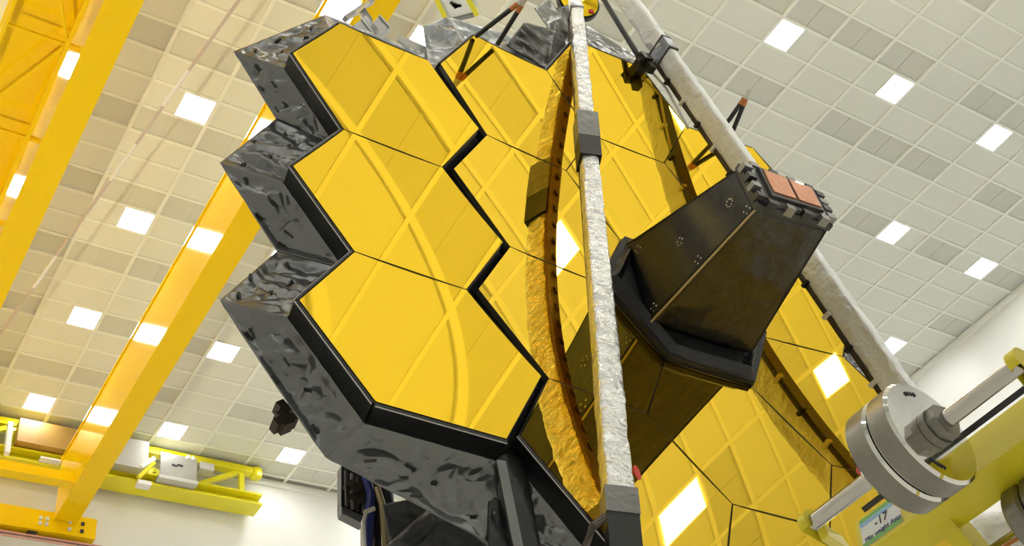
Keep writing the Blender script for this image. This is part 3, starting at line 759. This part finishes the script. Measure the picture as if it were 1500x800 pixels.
# runway rail along the back wall
rl = thing('crane_rail', (0, ye + .1, ZB - .95), 'steel runway rail with pink and white conductor bars along the back wall', 'rail')
zr = zt0_ - .12
MB().box((X0 + .05, ye + .1, zr - .12), (X1 - .2, ye + .4, zr)).build('rail_head', 'railwhite', rl)
MB().box((X0 + .05, ye + .04, zr - .06), (X1 - .2, ye + .1, zr - .02)).build('conductor_bar', 'pink', rl)
MB().box((X0 + .05, ye + .04, zr - .16), (X1 - .2, ye + .1, zr - .12)).build('conductor_bar', 'pink', rl)
MB().box((X0 + .05, ye + .05, zr - .5), (X1 - .2, ye + .45, zr - .12)).build('rail_girder', 'greypanel', rl)
for x in np.arange(X0 + 1, X1 - 1, 4): MB().box((x, ye + .4, zr - .5), (x + .25, Y1, zr - .15)).build('wall_bracket', 'railwhite', rl)
# hanging cable between the girders
pa, pb = onZ(350, 0, 18.6), onZ(0, 490, 18.6); dv = (pb - pa) / (pb - pa)[1]
c0 = pa + dv * (1.2 - pa[1]); c1 = pa + dv * (ye - 1.4 - pa[1])
cbl = thing('crane_cable', c1, 'thin pinkish cable stretched under the ceiling beside the crane girder', 'cable')
MB().tube([c0, c1], .028, 8).build('cable_core', 'cable', cbl)
for f0, f1 in ((.47, .51), (.555, .60), (.70, .745)):
    MB().tube([c0 + (c1 - c0) * f0, c0 + (c1 - c0) * f1], .034, 8).build('cable_sleeve', 'cablewhite', cbl)

# ------------------------------------------------------------------ lime truss hoist by the back wall
YT = 26.0
def tp(px_, py_, y=YT): return onY(px_, py_, y)
zb0, zt0 = tp(375, 748)[2], tp(380, 690)[2]; xe = tp(378, 740)[0]
truss = thing('truss_crane', (xe, YT, zb0), 'lime yellow truss beam with silver motor boxes against the back wall', 'crane')
bot = MB(); bot.box((-2, YT - .3, zb0), (xe, YT + .3, zb0 + .06)); bot.box((-2, YT - .06, zb0 + .06), (xe, YT + .06, zb0 + .3)); bot.box((-2, YT - .3, zb0 + .3), (xe, YT + .3, zb0 + .36)); bot.build('bottom_chord', 'lime', truss)
MB().box((-2, YT - .12, zt0 - .2), (xe - .1, YT + .12, zt0)).build('top_chord', 'lime', truss)
x = xe - .5; k = 0
while x > -1.5:
    MB().beam((x, YT, zb0 + .3), (x, YT, zt0 - .15), .14, .14).build('post', 'lime', truss)
    MB().beam((x, YT, zt0 - .15), (x - 1.5, YT, zb0 + .33), .13, .13).build('diagonal_brace', 'lime', truss)
    x -= 1.55; k += 1
lump((xe - .05, YT, zt0 - .12), (np.array((1., 0, 0)), np.array((0, 1., 0)), np.array((0, 0, 1.))), (.18, .18, .2), 3, 'chord_end', 'lime', truss, .02)
YF = YT - .5
def cab(px0, py0, px1, py1, name, m_, dep=.7, y=YF):
    a_ = onY(px0, py0, y); b_ = onY(px1, py1, y)
    return MB().box((a_[0], y, min(a_[2], b_[2])), (b_[0], y + dep, max(a_[2], b_[2]))).build(name, m_, truss)
c1_ = cab(236, 662, 288, 706, 'motor_cabinet', 'boxmetal', .32)
a_, b_ = onY(236, 662, YF), onY(288, 706, YF)
MB().box((a_[0] - .03, YF - .04, b_[2] - .1), (b_[0] + .03, YF + .3, b_[2] + .0)).build('cabinet_base', 'greypanel', c1_)
lg = MB()
for k in range(4):
    q = onY(254 + 4 * k, 681 + (k % 2) * 1.5, YF - .01); lg.box((q[0] - .035, YF - .015, q[2] - .025), (q[0] + .035, YF - .002, q[2] + .025))
lg.build('logo', 'ink', c1_)
for q in ((275, 670), (282, 672)):
    p = onY(*q, YF); MB().tube([(p[0], YF - .05, p[2]), (p[0], YF + .02, p[2])], .05, 10).build('cabinet_knob', 'white', c1_)
cab(172, 638, 216, 688, 'drive_cover', 'greypanel', .3)
cab(30, 612, 112, 662, 'drive_cover', 'brown', .3)
cab(293, 676, 314, 690, 'switch_box', 'greypanel', .3)
MB().beam(onY(15, 620, YF), onY(10, 665, YF), .16, .12).build('hanger_arm', 'white', truss)
MB().beam(onY(207, 685, YF), onY(226, 672, YF), .12, .12).build('hanger_arm', 'white', truss)
MB().beam(onY(203, 700, YF), onY(226, 678, YF), .1, .1).build('hanger_arm', 'lime', truss)
cab(203, 702, 222, 711, 'base_block', 'white', .25)
cab(60, 668, 90, 676, 'base_block', 'white', .25)
for x in (xe - 3.6, xe - 8): MB().box((x, YT + .1, zt0 - .2), (x + .2, Y1, zt0 - .02)).build('wall_bracket', 'lime', truss)

# ------------------------------------------------------------------ weight fixture near the camera
R_, D_, F_ = RW
aa = .505 * R_ - .657 * D_ - .56 * F_; aa /= np.linalg.norm(aa)
bb = np.cross(aa, ray(1370, 628)); bb /= np.linalg.norm(bb); bb = bb if bb @ D_ > 0 else -bb
cc3 = np.cross(aa, bb); cc3 = cc3 if cc3 @ F_ > 0 else -cc3       # away from the camera
DIST = 3.2
P0 = CAM + ray(1370, 628) * DIST
def fx(a_, b_, c_): return P0 + aa * a_ + bb * b_ + cc3 * c_
ph = math.radians(40)
e1 = math.cos(ph) * bb + math.sin(ph) * cc3; e2 = -math.sin(ph) * bb + math.cos(ph) * cc3
# which rotation shows an upper lit face and a lower shaded one: rotate so e-face normals straddle the view
bc = fx(0.1, .158, .31)
fbase = (bc - aa * 0)
fix = thing('lifting_beam', (fbase[0], fbase[1], 0), 'yellow steel beam with a long threaded rod and a green labelled tag', 'beam')
bm_ = MB().obox(bc + aa * .12, (aa, e1, e2), (.78, .061, .061)).build('beam_tube', 'fixyellow', fix)
# rod
rod = MB(); n_ = 150; pts = []; rad = []
def at_px(x_):
    lo, hi = -1.2, 1.2
    for _ in range(50):
        md = (lo + hi) / 2
        if proj(fx(md, 0, 0))[0] < x_: lo = md
        else: hi = md
    return lo
a0_, a1_ = at_px(1190), at_px(1492)
for k in range(n_ * 2):
    t = a0_ + (a1_ - a0_) * k / (n_ * 2 - 1); pts.append(fx(t, 0, 0)); rad.append(.0225 if (k % 2 or t < .05) else .0205)
rod.tube(pts, rad, 20); ro = rod.build('threaded_rod', 'rodsteel', fix, smooth=True)
vd = ray(1370, 628)
for s_, t in ((-1, a0_ + .01), (1, a1_ - .01)):
    lug = MB(); pr = []
    for k in range(14):
        an = math.pi * k / 13
        pr.append(fx(t, -.036 * math.sin(an), -.036 * math.cos(an)))
    pr += [fx(t, .05, .0) + vd * .05, fx(t, .13, 0) + vd * .26, fx(t, .08, 0) + vd * .3, fx(t, -.01, 0) + vd * .05]
    lug.prism(pr, aa * .03 * s_).build('end_lug', 'fixyellow', fix)
# slot rail under the rod
MB().obox(fx((a0_ + a1_) / 2, .055, .21), (aa, bb, cc3), ((a1_ - a0_) / 2 - .03, .008, .012)).build('slot_rail', 'darkmetal', fix)
# label plate on the lit face
fn = -e2 if (-e2) @ F_ < 0 else e2                         # visible face normals
faces = [q for q in (e1, -e1, e2, -e2) if q @ (bc - CAM) < 0]
up_face = min(faces, key=lambda q: q @ D_); lo_face = max(faces, key=lambda q: q @ D_)
tang = np.cross(aa, up_face); tang = tang if tang @ bb > 0 else -tang    # down across the face
def lab(a_, t_, h=.062): return bc + aa * a_ + tang * t_ + up_face * h
dd = ray(1290, 764); pl = bc + up_face * .062; kk = ((pl - CAM) @ up_face) / (dd @ up_face); LQ = CAM + dd * kk - pl
LA, LT = LQ @ aa + .255, LQ @ tang - .015
_lab = lab
def lab(a_, t_, h=.062): return _lab(a_ + LA, t_ + LT, h)
lp = MB().obox(lab(-.255, .015), (aa, tang, up_face), (.08, .05, .0012)).build('label_plate', 'label_white', fix)
MB().obox(lab(-.255, -.028, .0635), (aa, tang, up_face), (.08, .007, .0006)).build('label_band', 'label_green', lp)
MB().obox(lab(-.255, -.017, .0635), (aa, tang, up_face), (.08, .009, .0005)).build('label_band', 'label_blue', lp)
MB().obox(lab(-.255, .058, .0635), (aa, tang, up_face), (.08, .007, .0006)).build('label_band', 'label_green', lp)
def put_text(body, size, c, xd, yd, m_, parent, name):
    me = text_mesh(body, name, size); me.materials.clear(); me.materials.append(M[m_])
    o = bpy.data.objects.new(name, me); C.objects.link(o); o.parent = parent
    zd = np.cross(xd, yd); mm = Matrix.Identity(4); og = np.array(ORG[parent.name])
    for i in range(3): mm[i][0] = xd[i]; mm[i][1] = yd[i]; mm[i][2] = zd[i]; mm[i][3] = (c - og)[i]
    o.matrix_basis = mm; return o
put_text('-17', .042, lab(-.25, .01, .0645), aa, -tang, 'ink', lp, 'label_text')
put_text('Min weight Assy', .022, lab(-.25, .044, .0645), aa, -tang, 'navy', lp, 'label_text')
# floor post carrying the beam, outside the frame
pb_ = bc + aa * .62 + bb * .05
MB().beam((pb_[0] + .25, pb_[1] - .1, .0), (pb_[0] + .25, pb_[1] - .1, 1.4), .12, .12, up=(1, 0, 0)).build('floor_post', 'fixyellow', fix)
MB().beam((pb_[0] + .25, pb_[1] - .1, 1.4), bc + aa * .6, .1, .1, up=(1, 0, 0)).build('post_arm', 'fixyellow', fix)
MB().box((pb_[0] - .2, pb_[1] - .5, 0), (pb_[0] + .7, pb_[1] + .3, .05)).build('floor_plate', 'fixyellow', fix)
def weight(a_, r, th, label, face='polished', b0=0, c0_=0):
    n = 64; mb = MB(); ch = .008
    prof = [(-th, .0), (-th, r - ch), (-th + ch, r), (-ch, r), (0, r - ch), (0, .0)]
    org = fx(a_, b0, c0_)
    rings = []
    for t, q in prof:
        rings.append([org + aa * t + (bb * math.cos(2 * math.pi * k / n) + cc3 * math.sin(2 * math.pi * k / n)) * max(q, .024) for k in range(n)])
    vs = [v for rg in rings for v in rg]; fs = []
    mi = []
    for i in range(len(prof) - 1):
        for k in range(n): fs.append((i * n + k, i * n + (k + 1) % n, (i + 1) * n + (k + 1) % n, (i + 1) * n + k)); mi.append(0 if i == 2 else 1)
    i = len(prof) - 1
    for k in range(n): fs.append((i * n + k, i * n + (k + 1) % n, (k + 1) % n, k)); mi.append(0)
    mb.add(vs, fs); mb.mi = mi
    o = mb.build('steel_weight', ['steel', face], org=tuple(org)); smooth_angle(o, 30)
    return tag(o, label, 'weight')
w1 = weight(-.012, .15, .076, 'thick round steel weight with a polished face and hex nut side, on the rod')
w2 = weight(-.091, .15, .076, 'thick round steel weight behind the polished one on the threaded rod')
for k in range(9):
    an = (.75 + .09 * k) if k < 5 else (-2.1 - .1 * k)
    c_ = fx(-.011, .113 * math.cos(an), -.113 * math.sin(an))
    MB().obox(c_, (aa, bb, cc3), (.0015, .006, .002 + .001 * (k % 3))).build('stamped_mark', 'ink', w1, org=tuple(fx(-.012, 0, 0)))
# hex nut and washer
nut = MB(); nut.prism([fx(.012, .048 * math.cos(k * math.pi / 3), .048 * math.sin(k * math.pi / 3)) for k in range(6)], aa * .028)
no = nut.build('hex_nut', 'steel', org=tuple(fx(.03, 0, 0)))
tag(no, 'large steel hex nut tightened against the polished round weight', 'nut')
MB().prism([fx(-.011, .05 * math.cos(k * math.pi / 12), .05 * math.sin(k * math.pi / 12)) for k in range(24)], aa * .022).build('nut_collar', 'steel', no, org=tuple(fx(.03, 0, 0)))
# second weight pair on the far rod below the beam
q3 = CAM + ray(1565, 738) * 3.5 - P0; A3_, B3_, C3_ = q3 @ aa, q3 @ bb, q3 @ cc3
w3 = weight(A3_, .115, .06, 'dark steel weight half hidden under the yellow beam', 'steel', B3_, C3_)
w4 = weight(A3_ - .063, .115, .06, 'lower dark steel weight beside a white plastic bag', 'steel', B3_, C3_)
MB().tube([fx(A3_ - .35, B3_, C3_), fx(A3_ + .3, B3_, C3_)], .0225, 16).build('threaded_rod', 'rodsteel', fix, smooth=True)
for t in (A3_ - .3, A3_ + .25): MB().beam(fx(t, B3_, C3_), bc + aa * (t - .1), .05, .08).build('end_lug', 'fixyellow', fix)
# white wrapped fitting
bag = lump(CAM + ray(1474, 796) * 3.9, (R_, D_, F_), (.11, .1, .07), 5, 'plastic_bag', 'bag', None, .02)
tag(bag, 'white crumpled plastic bag wrapped around a fitting under the weights', 'bag')
MB().tube([CAM + ray(1462, 806) * 3.55, CAM + ray(1510, 778) * 3.55], .006, 6).build('orange_tie', 'orange', bag)
# red cap by the strut
rc = lump(CAM + ray(1268, 686) * 3.55, (R_, D_, F_), (.026, .02, .02), 7, 'red_cap', 'red', fix, .004)
bpy.context.view_layer.update()

# ------------------------------------------------------------------ stands of the two added fill lamps, out of view
for p_, q_, e_, a_ in FILL_LAMPS:
    fl = thing('added_fill_lamp', (p_[0], p_[1], 0), 'unseen added fill lamp on a black tripod ' + ('below the crane walkway' if p_[0] < 0 else 'by the front wall'), 'added_fill_lamp', 'added fill lamps')
    for k in range(3):
        an = 2.1 * k; MB().tube([(p_[0], p_[1], 1.4), (p_[0] + .6 * math.cos(an), p_[1] + .6 * math.sin(an), 0)], .02, 8).build('leg', 'rodblack', fl)
    MB().tube([(p_[0], p_[1], 1.3), (p_[0], p_[1], 1.95)], .025, 8).build('pole', 'rodblack', fl)
    dv_ = np.array(q_) - np.array(p_); dv_ /= np.linalg.norm(dv_); c_ = np.array(p_) - dv_ * .3
    MB().beam(c_ - dv_ * .06, c_ + dv_ * .0, .4, .3, up=(0, 1, 0)).build('added_lamp_head', 'graymetal', fl)
